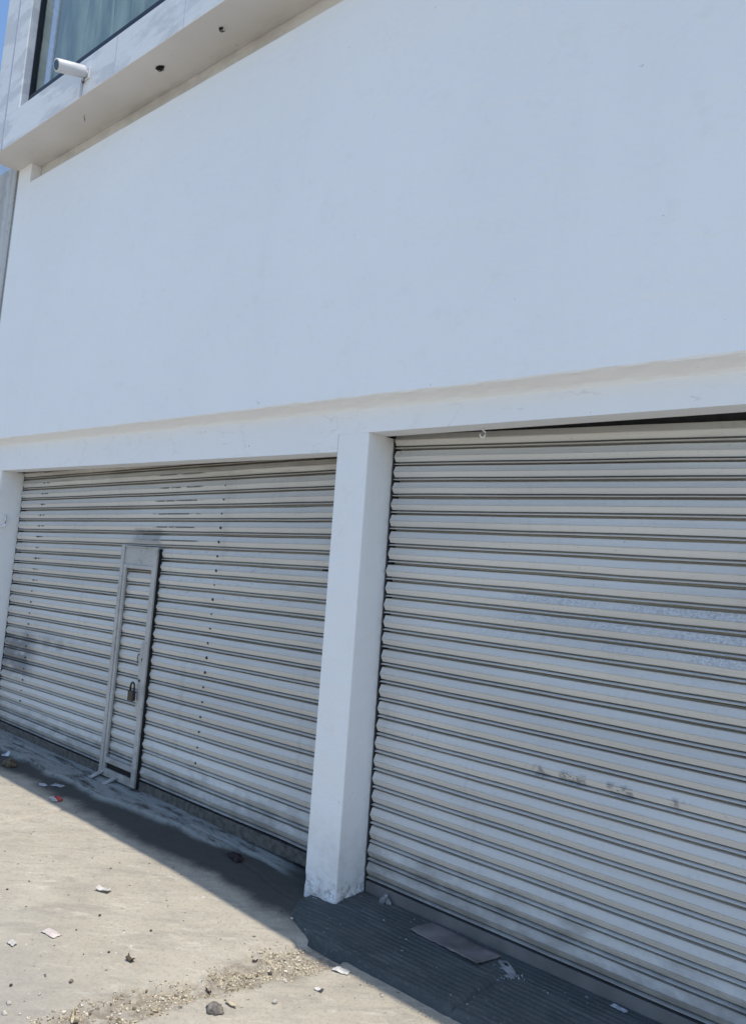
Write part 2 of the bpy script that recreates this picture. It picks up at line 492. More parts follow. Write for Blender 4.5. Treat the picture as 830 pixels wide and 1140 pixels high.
# grooved dark step in front of the right hand door
def step_z(x, y):
    top = -.010
    # outline: front nosing and slanted, worn left end
    edge = -.268 + .006*fn(x, 0, 3, 2.5)
    left = -2.80 + .08*sstep(0, -.20, y) + .26*sstep(-.14, -.300, y) + .022*fn(0, y, 3, 7)
    inside = sstep(edge-.012, edge+.034, y) * sstep(left-.012, left+.06, x)
    z = top - .024*sstep(.16, -.28, y) - .016*sstep(-2.45, -2.75, x)
    if -.245 < y < .30:
        a = sstep(-.245, -.22, y)*sstep(left+.04, left+.09, x) * (.55+.6*abs(fn(x, y, 1, 2.2)))
        z -= .0036*a*(.5+.5*math.cos((y+.006*fn(x, y, 6, 1.5))/.0275*2*math.pi))**1.6
    z += .0018*fn(x, y, 3, 10)
    # sawn joint across the step
    j = math.exp(-((x-(-1.693+.12*(y+.07)))/.008)**2)
    z -= .016*j*sstep(.09, .05, y)
    z += .004*math.exp(-((x+1.725-.12*(y+.07))/.02)**2)*sstep(.09, .05, y)
    return slab_z(x, y) - .03 + (z - slab_z(x, y) + .03)*inside
bm = bmesh.new()
sx_ = [-2.84 + (1.75+2.84)*i/330 for i in range(331)]
sy_ = [-.33 + .0042*i for i in range(int(.70/.0042)+1)]
g2 = [[bm.verts.new((x, y, step_z(x, y))) for x in sx_] for y in sy_]
for j in range(len(sy_)-1):
    for i in range(len(sx_)-1):
        bm.faces.new((g2[j][i], g2[j][i+1], g2[j+1][i+1], g2[j+1][i]))
stepo = link('pavement_step', bm, M['step'], smooth=True); tag(stepo, kind='structure')

# ------------------------------------------------------------------ building
bld = thing('shop_building', (-3, 0, 0), 'white plastered shop front with two shuttered doorways and an overhanging upper bay', 'building')

# upper wall: front outline with a raised left strip, softly rounded ragged lower lip
def upper_wall():
    bm = bmesh.new()
    prof = [(0.30, 2.385), (.033, 2.385), (.026, 2.399), (.014, 2.410), (-.010, 2.422), (-.036, 2.434), (-.054, 2.441), (-.060, 2.448), (-.060, 2.50)]
    n = 420
    X = [-7.04 + (3.2+7.04)*i/n for i in range(n+1)]
    rows = []
    for x in X:
        r = []
        for k, (y, z) in enumerate(prof):
            j = .0035*fn(x, 0, k*.15, 9) + .003*fn(x, 2, 0, 1.2) if 1 <= k <= 7 else 0
            r.append(bm.verts.new((x, y + (j*.4 if 1 < k < 7 else 0), z + j)))
        zt = 4.787
        r.append(bm.verts.new((x, -.06, 3.7))); r.append(bm.verts.new((x, -.06, zt + .002*fn(x, 5, 0, 4)))); r.append(bm.verts.new((x, .027, zt)))
        rows.append(r)
    for a, b in zip(rows, rows[1:]):
        for k in range(len(a)-1):
            bm.faces.new((a[k], a[k+1], b[k+1], b[k]))
    bm.faces.new(rows[0][::-1]) ; bm.faces.new(rows[-1])
    box(bm, -7.04, -6.79, -.06, .0265, 4.7865, 4.9725)
    bmesh.ops.recalc_face_normals(bm, faces=bm.faces)
    return bm
link('upper_wall', upper_wall(), M['plaster'], bld)
bm = bmesh.new(); box(bm, -7.04, 3.2, .028, .30, 4.5, 4.972)
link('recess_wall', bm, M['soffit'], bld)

# lintel: one beam with two heights of opening
bm = bmesh.new()
prism_y(bm, [(-7.17, 2.182), (-2.800, 2.182), (-2.800, 2.276), (3.2, 2.276), (3.2, 2.398), (-7.17, 2.398)], .03, .165)
lin = link('lintel', bm, M['lintel'], bld)

def pillar(x0, x1, z1, zb=-.12, rag=True):
    bm = bmesh.new()
    y0, y1, r = .03, .245, .007
    pts = []
    def corner(cx, cy, a0):
        for k in range(5):
            a = R(a0 + 90*k/4); pts.append((cx + r*math.cos(a), cy + r*math.sin(a)))
    corner(x0+r, y0+r, 180)
    for k in range(1, 24): pts.append((x0+r+(x1-x0-2*r)*k/24, y0))
    corner(x1-r, y0+r, 270)
    for k in range(1, 22): pts.append((x1, y0+r+(y1-y0-2*r)*k/22))
    pts.append((x1, y1)); pts.append((x0, y1))
    for k in range(1, 22): pts.append((x0, y1+(y0+r-y1)*k/22))
    zs = []
    z = zb
    while z < z1:
        zs.append(z); z += .007 if z < .3 else .05
    zs.append(z1)
    cx, cy = (x0+x1)/2, (y0+y1)/2
    rings = []
    for z in zs:
        ring = []
        for (x, y) in pts:
            w = sstep(.13, -.01, z)
            nd = fn(x, y, z, 22, 5)
            d = -.010*w*max(0, nd+.15) + .012*sstep(.04, -.02, z)*max(0, .2+fn(x, y, 0, 9)) + .0012*fn(x, y, z, 5)*sstep(z1-.02, z1-.5, z)
            v = Vector((x-cx, y-cy)); v.normalize()
            ox, oy = v.x*d, v.y*d
            if z > 2.0: ox *= sstep(z1, z1-.1, z); oy *= sstep(z1, z1-.1, z)
            ring.append(bm.verts.new((x+ox, y+oy, z)))
        rings.append(ring)
    for a, b in zip(rings, rings[1:]):
        for j in range(len(a)):
            k = (j+1) % len(a)
            bm.faces.new((a[j], a[k], b[k], b[j]))
    bm.faces.new(rings[-1])
    return bm
PIL = []
PIL.append(link('pillar', pillar(-2.800, -2.584, 2.2755), M['pillar'], bld, smooth=True))
PIL.append(link('pillar', pillar(-7.17, -6.838, 2.1815), M['pillar'], bld, smooth=True))
PIL.append(link('pillar', pillar(1.4, 1.75, 2.2755), M['pillar'], bld, smooth=True))
for o in PIL:
    me = o.data
    bm = bmesh.new(); bm.from_mesh(me)
    for e in bm.edges:
        if len(e.link_faces) == 2 and e.calc_face_angle(0) > R(50): e.smooth = False
    bm.to_mesh(me); bm.free()

# body of the building behind (out of sight but it blocks the light)
bm = bmesh.new()
box(bm, -7.04, 3.2, .302, 9, 2.5, 7.05)
box(bm, -7.168, 3.198, .75, 9, -.2, 2.498)
box(bm, -7.168, -6.99, .247, .748, -.2, 2.498)
box(bm, 1.75, 3.198, .247, .748, -.2, 2.498)
link('main_block', bm, M['plaster'], bld)
bm = bmesh.new(); box(bm, -6.98, 1.74, .62, .74, -.15, 2.49)
link('interior_partition', bm, M['black'], bld)
# overhanging bay with the window
ZS, SILL, HEAD, TOP = 4.973, 5.289, 6.84, 7.08
bm = bmesh.new()
plan = [(-7.083, -.324), (-2.6, -.324), (-.9, -.346), (3.2, -.352), (3.2, .300), (-7.083, .300)]  # unseen right end slants outward to push the cast shadow further from the wall
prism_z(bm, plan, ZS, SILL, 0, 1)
prism_z(bm, plan, HEAD, TOP)
box(bm, -7.083, -6.559, -.324, .300, SILL, HEAD)
prism_z(bm, [(-4.014, -.324), (-2.6, -.324), (-.9, -.346), (3.2, -.352), (3.2, .300), (-4.014, .300)], SILL, HEAD)
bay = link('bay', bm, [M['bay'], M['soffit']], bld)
bevel(bay, .006)
# thin raised lavender strips on the bay front
for x, w, z0, z1 in ((-6.809, .030, 4.976, 7.07), (-4.973, .006, 4.976, 5.285), (-4.131, .006, 4.976, 5.285)):
    bm = bmesh.new(); box(bm, x-w/2, x+w/2, -.329 if w > .01 else -.326, -.3235, z0, z1)
    link('lavender_strip', bm, M['pale_lavender'], bay)
# window
bm = bmesh.new()
yf0, yf1 = -.258, -.205
box(bm, -6.558, -6.545, yf0, yf1, SILL+.001, HEAD-.001)
box(bm, -4.042, -4.015, yf0, yf1, SILL+.001, HEAD-.001)
box(bm, -6.545, -4.042, yf0, yf1, SILL+.001, SILL+.135)
box(bm, -6.545, -4.042, yf0, yf1, HEAD-.04, HEAD-.001)
wf = bevel(link('window_frame', bm, M['frame_black'], bay), .003, 1)
bm = bmesh.new(); box(bm, -6.295, -6.212, yf0+.008, yf1-.01, SILL+.136, HEAD-.041)
bevel(link('mullion', bm, M['alu'], bay), .004)
for x0, x1 in ((-6.544, -6.296), (-6.211, -4.043)):
    bm = bmesh.new(); box(bm, x0, x1, -.234, -.230, SILL+.136, HEAD-.041)
    link('pane', bm, M['glass'], bay)
def cloth(x0, x1, y, z0, z1, amp, per):
    bm = bmesh.new(); n = 160
    a = []
    for i in range(n+1):
        x = x0+(x1-x0)*i/n
        col = []
        for k in range(9):
            z = z0+(z1-z0)*k/8
            col.append(bm.verts.new((x, y + amp*math.sin(x/per*6.283 + 2.2*fn(x, 0, z*.3, 1.3)) + amp*.6*fn(x, 3, z*.4, 2.5), z)))
        a.append(col)
    for p, q in zip(a, a[1:]):
        for k in range(8): bm.faces.new((p[k], q[k], q[k+1], p[k+1]))
    return bm
link('curtain', cloth(-6.23, -4.02, -.15, SILL+.01, HEAD, .03, .23), M['curtain_blue'], bay, smooth=True)
link('curtain', cloth(-6.555, -6.26, -.10, SILL+.01, HEAD, .006, .3), M['curtain_beige'], bay, smooth=True)
# holes with wire ends left in the soffit
def soffit_hole(x, y, s):
    bm = bmesh.new()
    c = bm.verts.new((x, y, ZS-.002)); ring = []
    for k in range(14):
        a = 2*math.pi*k/14
        ring.append(bm.verts.new((x+math.cos(a)*s*1.3*(1+.25*fn(k, x, 0, 1)), y+math.sin(a)*s*.8*(1+.25*fn(k, y, 3, 1)), ZS-.002)))
    for k in range(14): bm.faces.new((c, ring[(k+1)%14], ring[k]))
    for k in range(3):
        dx = (k-1)*s*.6
        tube(bm, [(x+dx, y, ZS), (x+dx+.004, y-.006, ZS-.018), (x+dx+.016, y+.004*k, ZS-.03), (x+dx+.022, y+.01, ZS-.022)], .0028, 6)
    return bm
link('wire_hole', soffit_hole(-4.617, -.175, .030), M['black'], bay)
link('wire_hole', soffit_hole(-3.926, -.177, .016), M['dark_steel'], bay)
bm = bmesh.new(); tube(bm, [(-5.652, -.178, ZS), (-5.654, -.18, ZS-.02), (-5.64, -.177, ZS-.04), (-5.642, -.177, ZS-.055)], .003, 6)
link('wire_end', bm, M['dark_steel'], bay)

# ------------------------------------------------------------------ neighbour
nb = thing('neighbouring_building', (-8.6, .2, 0), 'bare grey rendered wall standing left of the white shop front', 'building')
bm = bmesh.new()
box(bm, -10.5, -7.064, -.055, .5, -.2, 5.061)
box(bm, -7.15, -7.072, -.072, -.055, -.2, 5.054)
bevel(link('wall', bm, M['neigh'], nb), .008)
bm = bmesh.new(); box(bm, -7.0635, -7.041, .0, .299, 2.42, 4.96); link('gap_filler', bm, M['black'], nb)
bm = bmesh.new(); box(bm, -12.5, -7.84, .92, 6, 5.061, 6.7); box(bm, -7.84, -7.72, .88, 1.0, 5.061, 6.7)
w = link('upper_room', bm, M['frame_black'], nb)
bm = bmesh.new(); box(bm, -12.3, -9.02, .89, .915, 5.12, 6.6); link('pane', bm, M['alu'], w)

# ------------------------------------------------------------------ roller shutters
PROF = [(0.00,.045),(0.026,.045),(0.030,.003),(0.045,-.001),(0.36,-.0145),(0.385,-.0172),(0.392,-.0172),(0.398,-.0130),(0.412,-.0128),(0.420,-.0152),(0.45,-.0148),(0.725,.000),(0.729,.036),(0.806,.038),(0.810,.003),(0.818,-.001),(0.872,-.0125),(0.886,-.0115),(0.897,.004),(0.900,.045),(1.0,.045)]
def curtain(x0, x1, z0, z1, y, pitch, tilt=0.0, seed=0, nx=70, sag=0.0):
    bm = bmesh.new()
    ns = int(math.ceil((z1-z0)/pitch))
    for s in range(ns):
        zt = z0 + (s+1)*pitch
        if zt > z1+pitch: break
        jy = random.uniform(-.0016, .0016); jz = random.uniform(-.0016, .0016); tl = random.uniform(-.0022, .0022)
        e0 = random.uniform(0, .006); e1 = random.uniform(0, .006)
        X = [x0+e0+(x1-e1-x0-e0)*i/nx for i in range(nx+1)]
        rows = []
        for t, d in PROF:
            row = []
            for x in X:
                z = zt - t*pitch + jz
                sh = tilt*(x-(x0+x1)/2)*sstep(z0, z0+.45, z) - (sag*(x-x0)+.008*(sag > 0))*sstep(1.85, 2.26, z)
                bow = .006*fn(x, 0, z*.6+seed, .8) + .0022*fn(x, s*7.7, seed, 1.6)
                dent = .0035*max(0, fn(x, s*4.1, seed+2, 1.1)-.25)*(1 if .05 < t < .72 else 0)
                row.append(bm.verts.new((x, y + d + jy + bow + dent + tl*(t-.5)*fn(x, s, seed, .5), z + sh + .0016*fn(x, s*3.3, seed, 2.0))))
            rows.append(row)
        for a, b in zip(rows, rows[1:]):
            for i in range(nx):
                bm.faces.new((a[i], b[i], b[i+1], a[i+1]))
    return bm
def set_flat_smooth(o, ang=30):
    for p in o.data.polygons: p.use_smooth = True
    me = o.data
    bm = bmesh.new(); bm.from_mesh(me)
    for e in bm.edges:
        if len(e.link_faces) == 2 and e.calc_face_angle(0) > R(ang): e.smooth = False
    bm.to_mesh(me); bm.free()

YS = .238
# right hand door
rs = thing('roller_shutter', (-.6, YS, 0), 'right-hand pale steel roller shutter without a small door, above the dark grooved step', 'shutter', 'roller shutters of the shop front')
c = link('slat_curtain', curtain(-2.566, 1.385, .0455, 2.30, YS, .08704, 0, 1, sag=.022), M['shutter_right'], rs); set_flat_smooth(c)
bm = bmesh.new()
box(bm, -2.566, 1.385, YS-.012, YS+.02, -.012, .040)
bevel(link('bottom_bar', bm, M['bar'], rs), .002, 1)
bm = bmesh.new(); box(bm, -2.574, 1.39, YS+.048, YS+.052, -.05, 2.45); link('backing', bm, M['black'], rs)
for xa in (-2.5835, 1.3895):
    bm = bmesh.new(); box(bm, xa, xa+.010, YS-.004, YS+.06, -.02, 2.45); link('guide_rail', bm, M['dark_steel'], rs)
bm = bmesh.new(); box(bm, -2.56, 1.38, YS+.045, YS+.06, 2.20, 2.44); link('top_roll', bm, M['dark_steel'], rs)
bm = bmesh.new(); box(bm, -2.56, 1.38, YS+.030, YS+.036, 2.257, 2.262); link('edge_strip', bm, M['wicket'], rs)

# left hand door with its small door
ls = thing('roller_shutter', (-4.8, YS, 0), 'left-hand worn roller shutter with a narrow small door built into its slats', 'shutter', 'roller shutters of the shop front')
WX0, WX1 = -5.055, -4.600
PL = .0915; ZL0 = .052
TILT = .018
def tilt_z(x, z): return z + TILT*(x+4.82)*sstep(ZL0, ZL0+.45, z)
c = link('slat_curtain', curtain(-6.826, -2.812, ZL0, 2.36, YS, PL, TILT, 5), M['shutter_left'], ls); set_flat_smooth(c)
bm = bmesh.new()
for xa, xb in ((-6.826, WX0-.004), (WX1+.004, -2.812)):
    box(bm, xa, xb, YS-.012, YS+.02, -.024, .045)
bevel(link('bottom_bar', bm, M['bar_dark'], ls), .002, 1)
bm = bmesh.new(); box(bm, -6.83, -2.806, YS+.048, YS+.052, -.05, 2.45); link('backing', bm, M['black'], ls)
for xa in (-6.8375, -2.8105):
    bm = bmesh.new(); box(bm, xa, xa+.010, YS-.004, YS+.06, -.02, 2.45); link('guide_rail', bm, M['dark_steel'], ls)
# rivets, one per slat in two columns
rb = None
for s in range(2, 24):
    for xr in (-6.39-.0015*s, -3.955-.004*(23-s)*.55):
        z = tilt_z(xr, ZL0 + (s+1)*PL - .44*PL)
        if z > 2.1: continue
        if rb is None:
            bm = bmesh.new()
            bmesh.ops.create_icosphere(bm, subdivisions=2, radius=.0095)
            bmesh.ops.scale(bm, verts=bm.verts, vec=(1, .7, 1))
            rb = link('rivet', bm, M['rivet'], ls, True); o = rb
        else:
            o = rb.copy(); COL.objects.link(o); o.parent = ls; o.matrix_parent_inverse = Matrix.Translation(-ls.location)
        q = random.uniform(.55, 1.05)
        o.location = (xr+random.uniform(-.004, .004), YS-.016+.006*fn(xr, 0, z*.6+5, .8), z)
        o.scale = (q*random.uniform(.9, 1.7 if xr < -6 else 1.1), 1, q)
# the small door
wd = bmesh.new()
def slab(bm, x0, x1, z0, z1, y0=.194, y1=.217): box(bm, x0, x1, y0, y1, z0, z1)
z_top, z_bot = 1.612, .0
slab(wd, WX0, WX0+.038, z_bot, z_top)
slab(wd, WX0+.0385, WX0+.066, z_bot+.003, z_top-.145, .201, .219)
slab(wd, WX1-.050, WX1, z_bot, z_top)
frame = bevel(link('small_door', wd, M['wicket'], ls), .003, 2)
for a in ((WX0+.039, WX1-.051, z_top-.012, z_top-.002, .196, .216), (WX0+.0385, WX1-.051, 1.450, 1.478, .198, .2185),
          (WX0+.067, WX1-.051, .092, .128, .196, .216), (WX0+.039, WX1-.051, .0, .052, .194, .2155)):
    bm = bmesh.new(); slab(bm, *a)
    bevel(link('rail', bm, M['wicket'], frame), .003, 2)
bm = bmesh.new(); slab(bm, WX0+.039, WX1-.051, 1.4785, z_top-.0125, .206, .210); link('top_plate', bm, M['wicket'], frame)
bm = bmesh.new(); slab(bm, WX0+.039, WX1-.051, .053, .091, .217, .219); link('dark_slot', bm, M['black'], frame)
bm = bmesh.new()       # thin dark gap beside the closing edge
slab(bm, WX1+.0005, WX1+.011, .0, 1.60, .208, .228); link('closing_gap', bm, M['black'], frame)
bm = bmesh.new()       # latch plate with a finger notch
prism_y(bm, [(WX1-.062-.018, .50), (WX1-.0505, .46), (WX1-.0505, .98), (WX1-.062-.022, .95), (WX1-.062-.024, .905), (WX1-.062-.040, .885), (WX1-.062-.048, .845), (WX1-.062-.038, .80), (WX1-.062-.020, .78)], .195, .201)
bevel(link('latch_plate', bm, M['wicket'], frame), .002, 1)
bm = bmesh.new()
tube(bm, [(WX1-.085+.012*math.cos(a)-.012, .193, .845+.030*math.sin(a)) for a in (R(60+t*24) for t in range(11))], .0028, 6)
box(bm, WX1-.058, WX1-.052, .1915, .1938, .83, .85)
link('finger_slot', bm, M['dark_steel'], frame)
bm = bmesh.new()
tube(bm, [(WX1-.060, .188, .700), (WX1-.060, .198, .700)], .0085, 10); link('keyhole', bm, M['rivet'], frame)
for xs_, ln, dx in ((WX0+.055, .070, -.035), (WX0+.245, .075, -.04)):      # flat foot straps
    bm = bmesh.new()
    y_, z_ = .193, .018
    v = []
    for k, (yy, zz) in enumerate(((y_+.004, z_+.01), (y_-.02, z_-.008), (y_-ln, -.018))):
        w = .023 - .002*k
        v.append([bm.verts.new((xs_+dx*k/2-w, yy, zz)), bm.verts.new((xs_+dx*k/2+w, yy, zz)), bm.verts.new((xs_+dx*k/2+w, yy, zz+.007)), bm.verts.new((xs_+dx*k/2-w, yy, zz+.007))])
    for a, b in zip(v, v[1:]):
        for k in range(4): bm.faces.new((a[k], a[(k+1)%4], b[(k+1)%4], b[k]))
    bm.faces.new(v[0][::-1]); bm.faces.new(v[-1])
    bmesh.ops.recalc_face_normals(bm, faces=bm.faces)
    link('foot_strap', bm, M['wicket'], frame)

# padlock hanging from the latch plate
PX, PZ = WX1-.092, .615
pk = thing('padlock', (PX, .17, PZ-.04), 'small tarnished padlock hanging from the latch of the narrow door', 'padlock')
bm = bmesh.new(); box(bm, PX-.034, PX+.032, .152, .180, PZ-.052, PZ+.016)
bevel(link('body', bm, M['lock_body'], pk), .008, 3)
bm = bmesh.new()
tube(bm, [(PX-.022, .166, PZ+.012), (PX-.022, .166, PZ+.045)] + [(PX-.022*math.cos(R(t*22.5)), .166, PZ+.045+.026*math.sin(R(t*22.5))) for t in range(1, 8)] + [(PX+.022, .166, PZ+.045), (PX+.022, .166, PZ+.012)], .0065, 8)
link('shackle', bm, M['lock_body'], pk, True)

# ------------------------------------------------------------------ small fittings
# security camera on the bay
cc = thing('security_camera', (-5.375, -.324, 5.14), 'white bullet security camera fixed below the upper window', 'camera')
A, B = Vector((-5.385, -.560, 5.080)), Vector((-5.380, -.346, 5.142))
d = (A-B).normalized()
bm = bmesh.new()
rg = tube(bm, [B, B+d*.01, B+(A-B)*.5, A-d*.004, A], [.034, .046, .048, .048, .046], 22)
link('housing', bm, M['cctv'], cc, True)
bm = bmesh.new(); tube(bm, [A-d*.002, A+d*.0015], [.038, .036], 18); link('lens', bm, M['lens'], cc)
bm = bmesh.new(); tube(bm, [B+d*.03, Vector((-5.378, -.342, 5.135)), Vector((-5.378, -.3245, 5.13))], [.014, .018, .034], 14); link('bracket', bm, M['cctv'], cc, True)
bm = bmesh.new(); box(bm, -5.455, -5.425, -.332, -.3245, 4.976, 5.11)  # flat lavender strip below the camera
bevel(link('flat_strip', bm, M['pale_lavender'], cc), .002, 1)

bm = bmesh.new()
tube(bm, [B-d*.0, Vector((-5.392, -.338, 5.10)), Vector((-5.41, -.334, 5.07)), Vector((-5.43, -.333, 5.085)), Vector((-5.44, -.331, 5.11))], .004, 7)
link('cable', bm, M['dark_steel'], cc, True)
bm = bmesh.new(); box(bm, -5.425, -5.335, -.336, -.3245, 5.085, 5.175)
bevel(link('mount_plate', bm, M['cctv'], cc), .004, 2)

# hooks
bm = bmesh.new()
hx, hy, hz = -6.836, .108, 1.745
tube(bm, [(hx-.004, hy, hz+.05), (hx+.018, hy, hz+.045), (hx+.024, hy, hz+.01), (hx+.022, hy, hz-.03), (hx+.018, hy-.012, hz-.048), (hx+.014, hy-.034, hz-.05), (hx+.013, hy-.045, hz-.042)], .0085, 9)
tag(link('wall_hook', bm, M['hook_white'], smooth=True), 'white painted J-shaped hook on the inner side of the leftmost pillar', 'hook')
bm = bmesh.new()
hx, hy, hz = -1.953, .120, 2.277
pts = [(hx, hy, hz), (hx, hy, hz-.014)] + [(hx+.015*math.sin(R(a)), hy, hz-.030+.016*math.cos(R(a))) for a in range(0, 271, 27)]
tube(bm, pts, .0033, 8)
tag(link('ceiling_hook', bm, M['hook_white'], smooth=True), 'small open screw hook hanging under the lintel of the right doorway', 'hook')

# ------------------------------------------------------------------ litter
def gz(x, y):
    s = step_z(x, y) if (-2.84 < x < 1.75 and y > -.33) else -9
    return max(ground_z(x, y), s)

def scrap(name, label, cat, x, y, L, W, rot, mat, lift=.01, crumple=.35, seed=0, curl=0.0, thick=.0012, round_=.0, n=14, mats=None, group=None):
    bm = bmesh.new()
    m = max(4, int(n*W/L))
    g = []
    ca, sa = math.cos(R(rot)), math.sin(R(rot))
    for j in range(m+1):
        row = []
        for i in range(n+1):
            u, v = i/n*2-1, j/m*2-1
            k = 1 - round_*(u*u*v*v) * .45 - round_*.25*max(abs(u), abs(v))**4
            edge = 1 + .16*fn(seed*3.1, math.atan2(v, u), 0, 2.2)*max(abs(u), abs(v))
            a, b = u*L/2*k*edge, v*W/2*(k if round_ else 1)*edge*(1-.25*round_*u*u)
            px, py = x + a*ca - b*sa, y + a*sa + b*ca
            z = gz(px, py) + .0015 + lift*(.5+.5*crumple*2*fn(u*1.3+seed, v*1.3, seed, 1.0)) * (.35+.65*abs(fn(u+seed, v, 4, .9))) + curl*(u*u if abs(u) > .2 else .04)*L*.4
            row.append(bm.verts.new((px, py, max(z, gz(px, py)+.001))))
        g.append(row)
    for j in range(m):
        for i in range(n):
            f = bm.faces.new((g[j][i], g[j][i+1], g[j+1][i+1], g[j+1][i]))
            if mats: f.material_index = 1 if mats(i/n, j/m) else 0
    o = link(name, bm, mat, smooth=True)
    s = o.modifiers.new('thickness', 'SOLIDIFY'); s.thickness = thick; s.offset = 1
    return tag(o, label, cat, group)

def lumpy(name, label, cat, x, y, r, mat, squash=.6, seed=0, rough=.35, link_=True):
    bm = bmesh.new()
    bmesh.ops.create_icosphere(bm, subdivisions=3, radius=1)
    for v in bm.verts:
        k = 1 + rough*fn(v.co.x+seed, v.co.y, v.co.z, 1.4) + rough*.4*fn(v.co.x, v.co.y+seed, v.co.z, 4)
        v.co = Vector((v.co.x*r[0]*k, v.co.y*r[1]*k, v.co.z*r[0]*squash*k))
        v.co += Vector((x, y, gz(x, y) + r[0]*squash*.55))
    return tag(link(name, bm, mat, smooth=True), label, cat)

scrap('snack_wrapper', 'red and white crumpled packet lying at the edge of the shade', 'wrapper', -4.806, -.237, .10, .06, -12, [M['red_foil'], M['paper']], .022, .5, 1, mats=lambda u, v: v < .42)
scrap('plastic_film', 'pale clear oval wrapper on the shaded pavement beside a grey one', 'wrapper', -5.125, -.165, .105, .055, 8, M['film'], .012, .4, 2, round_=1)
scrap('foil_wrapper', 'flat grey wrapper touching the pale oval one', 'wrapper', -5.055, -.095, .09, .045, 18, M['grey_foil'], .010, .4, 3)
lumpy('debris_clump', 'brown clump of rotten litter near the left pillar', 'debris', -5.70, -.138, (.06, .045), M['brown'], .45, 3, .55)
scrap('round_lid', 'pale round lid lying behind the brown clump', 'lid', -5.96, -.05, .10, .07, 6, M['film'], .010, .2, 5, round_=1)
scrap('torn_paper', 'curled torn paper scrap alone on the sunlit concrete', 'paper', -3.432, -.694, .075, .038, 22, M['paper'], .020, .7, 6, curl=.35)
scrap('paper_scrap', 'pinkish white flattened paper on the sunlit concrete', 'paper', -3.214, -1.063, .085, .04, 8, M['paper_pink'], .010, .3, 7)
scrap('paper_wad', 'small folded pale wad of paper left of the pinkish paper', 'paper', -3.235, -1.22, .045, .025, 5, M['paper'], .020, .5, 8)
scrap('dry_leaf', 'large curled pale leaf near the gravel joint', 'leaf', -2.634, -1.263, .085, .036, -15, M['leaf'], .010, .3, 9, curl=.9, round_=1)
scrap('paper_piece', 'ragged white paper piece beside the dark step', 'paper', -2.205, -.330, .075, .036, 20, M['paper'], .014, .5, 10)
scrap('small_wrapper', 'small pale wrapper with a dark fold below the ragged paper', 'wrapper', -2.168, -.496, .034, .02, 10, [M['paper'], M['rivet']], .014, .5, 11, mats=lambda u, v: u > .62)
lumpy('stone', 'grey brown broken stone under a dry yellow leaf', 'stone', -2.335, -.876, (.034, .024), M['stone'], .5, 4, .5)
scrap('fallen_leaf', 'long dry yellow leaf lying over the broken stone', 'leaf', -2.318, -.812, .075, .020, 5, M['leaf'], .030, .3, 12, round_=1)
scrap('dark_rag', 'crumpled black rag on the shaded floor left of the middle pillar', 'rag', -3.344, .043, .11, .055, -12, M['rag'], .040, .8, 13)
scrap('dead_leaf', 'dark shrivelled leaf on the sunlit concrete', 'leaf', -2.828, -.922, .04, .02, 10, M['twig'], .02, .9, 14, curl=.5)
scrap('paper_chip', 'pale torn corner of paper tucked under the right shutter', 'paper', -1.245, .195, .06, .026, -8, M['grey_foil'], .006, .2, 15)
lumpy('pebble_cluster', 'white rounded lump of plaster at the left edge of the sunlit concrete', 'debris', -2.856, -1.401, (.010, .008), M['pebble_pale'], .7, 7, .3)
lumpy('plaster_lump', 'larger white lump of plaster next to a rounded one', 'debris', -2.812, -1.436, (.011, .009), M['pebble_pale'], .7, 9, .4)
bm = bmesh.new()
for (cx, cy, cz, r) in ((-2.425, .192, .010, .016), (-2.398, .200, .014, .014), (-2.412, .200, .030, .012), (-2.388, .207, .010, .010)):
    mat_ = Matrix.Translation((cx, cy, cz-.012)) @ Matrix.Diagonal((1, .9, 1.1, 1))
    r_ = bmesh.ops.create_icosphere(bm, subdivisions=2, radius=r, matrix=mat_)
    for v in r_['verts']: v.co += Vector((fn(v.co.x, v.co.y, v.co.z, 40)*.006,)*3)
tag(link('cement_lump', bm, M['lump'], smooth=True), 'knobbly grey cement lump at the foot of the right shutter', 'debris')
# brownish board on the step
bm = bmesh.new()
P = [(-2.131, .030), (-2.100, .200), (-1.735, .190), (-1.700, .150), (-1.763, .000)]
g = []
n = 26
for j in range(13):
    row = []
    for i in range(n+1):
        u, v = i/n, j/12
        x0_, y0_ = -2.164+(-1.791+2.164)*u, .075+(.043-.075)*u
        x1_, y1_ = -2.143+(-1.758+2.143)*u, .212+(.185-.212)*u
        x = x0_+(x1_-x0_)*v + .004*fn(u, v, 1, 6)*(1 if j in (0, 12) else 0); y = y0_+(y1_-y0_)*v + .005*fn(u*4, v, 2, 3)*(1 if j in (0, 12) else 0)
        z = -.0075 + .006*fn(u*1.5, v*1.2, 3, 1.4) + .006*sstep(.72, 1, u)*(1-v)
        row.append(bm.verts.new((x, y, max(z, -.0125))))
    g.append(row)
for j in range(12):
    for i in range(n): bm.faces.new((g[j][i], g[j][i+1], g[j+1][i+1], g[j+1][i]))
o = link('board_sheet', bm, M['sheet'], smooth=True)
s = o.modifiers.new('thickness', 'SOLIDIFY'); s.thickness = .003; s.offset = 1
tag(o, 'flat grey brown sheet of board lying on the dark step against the right shutter', 'board')
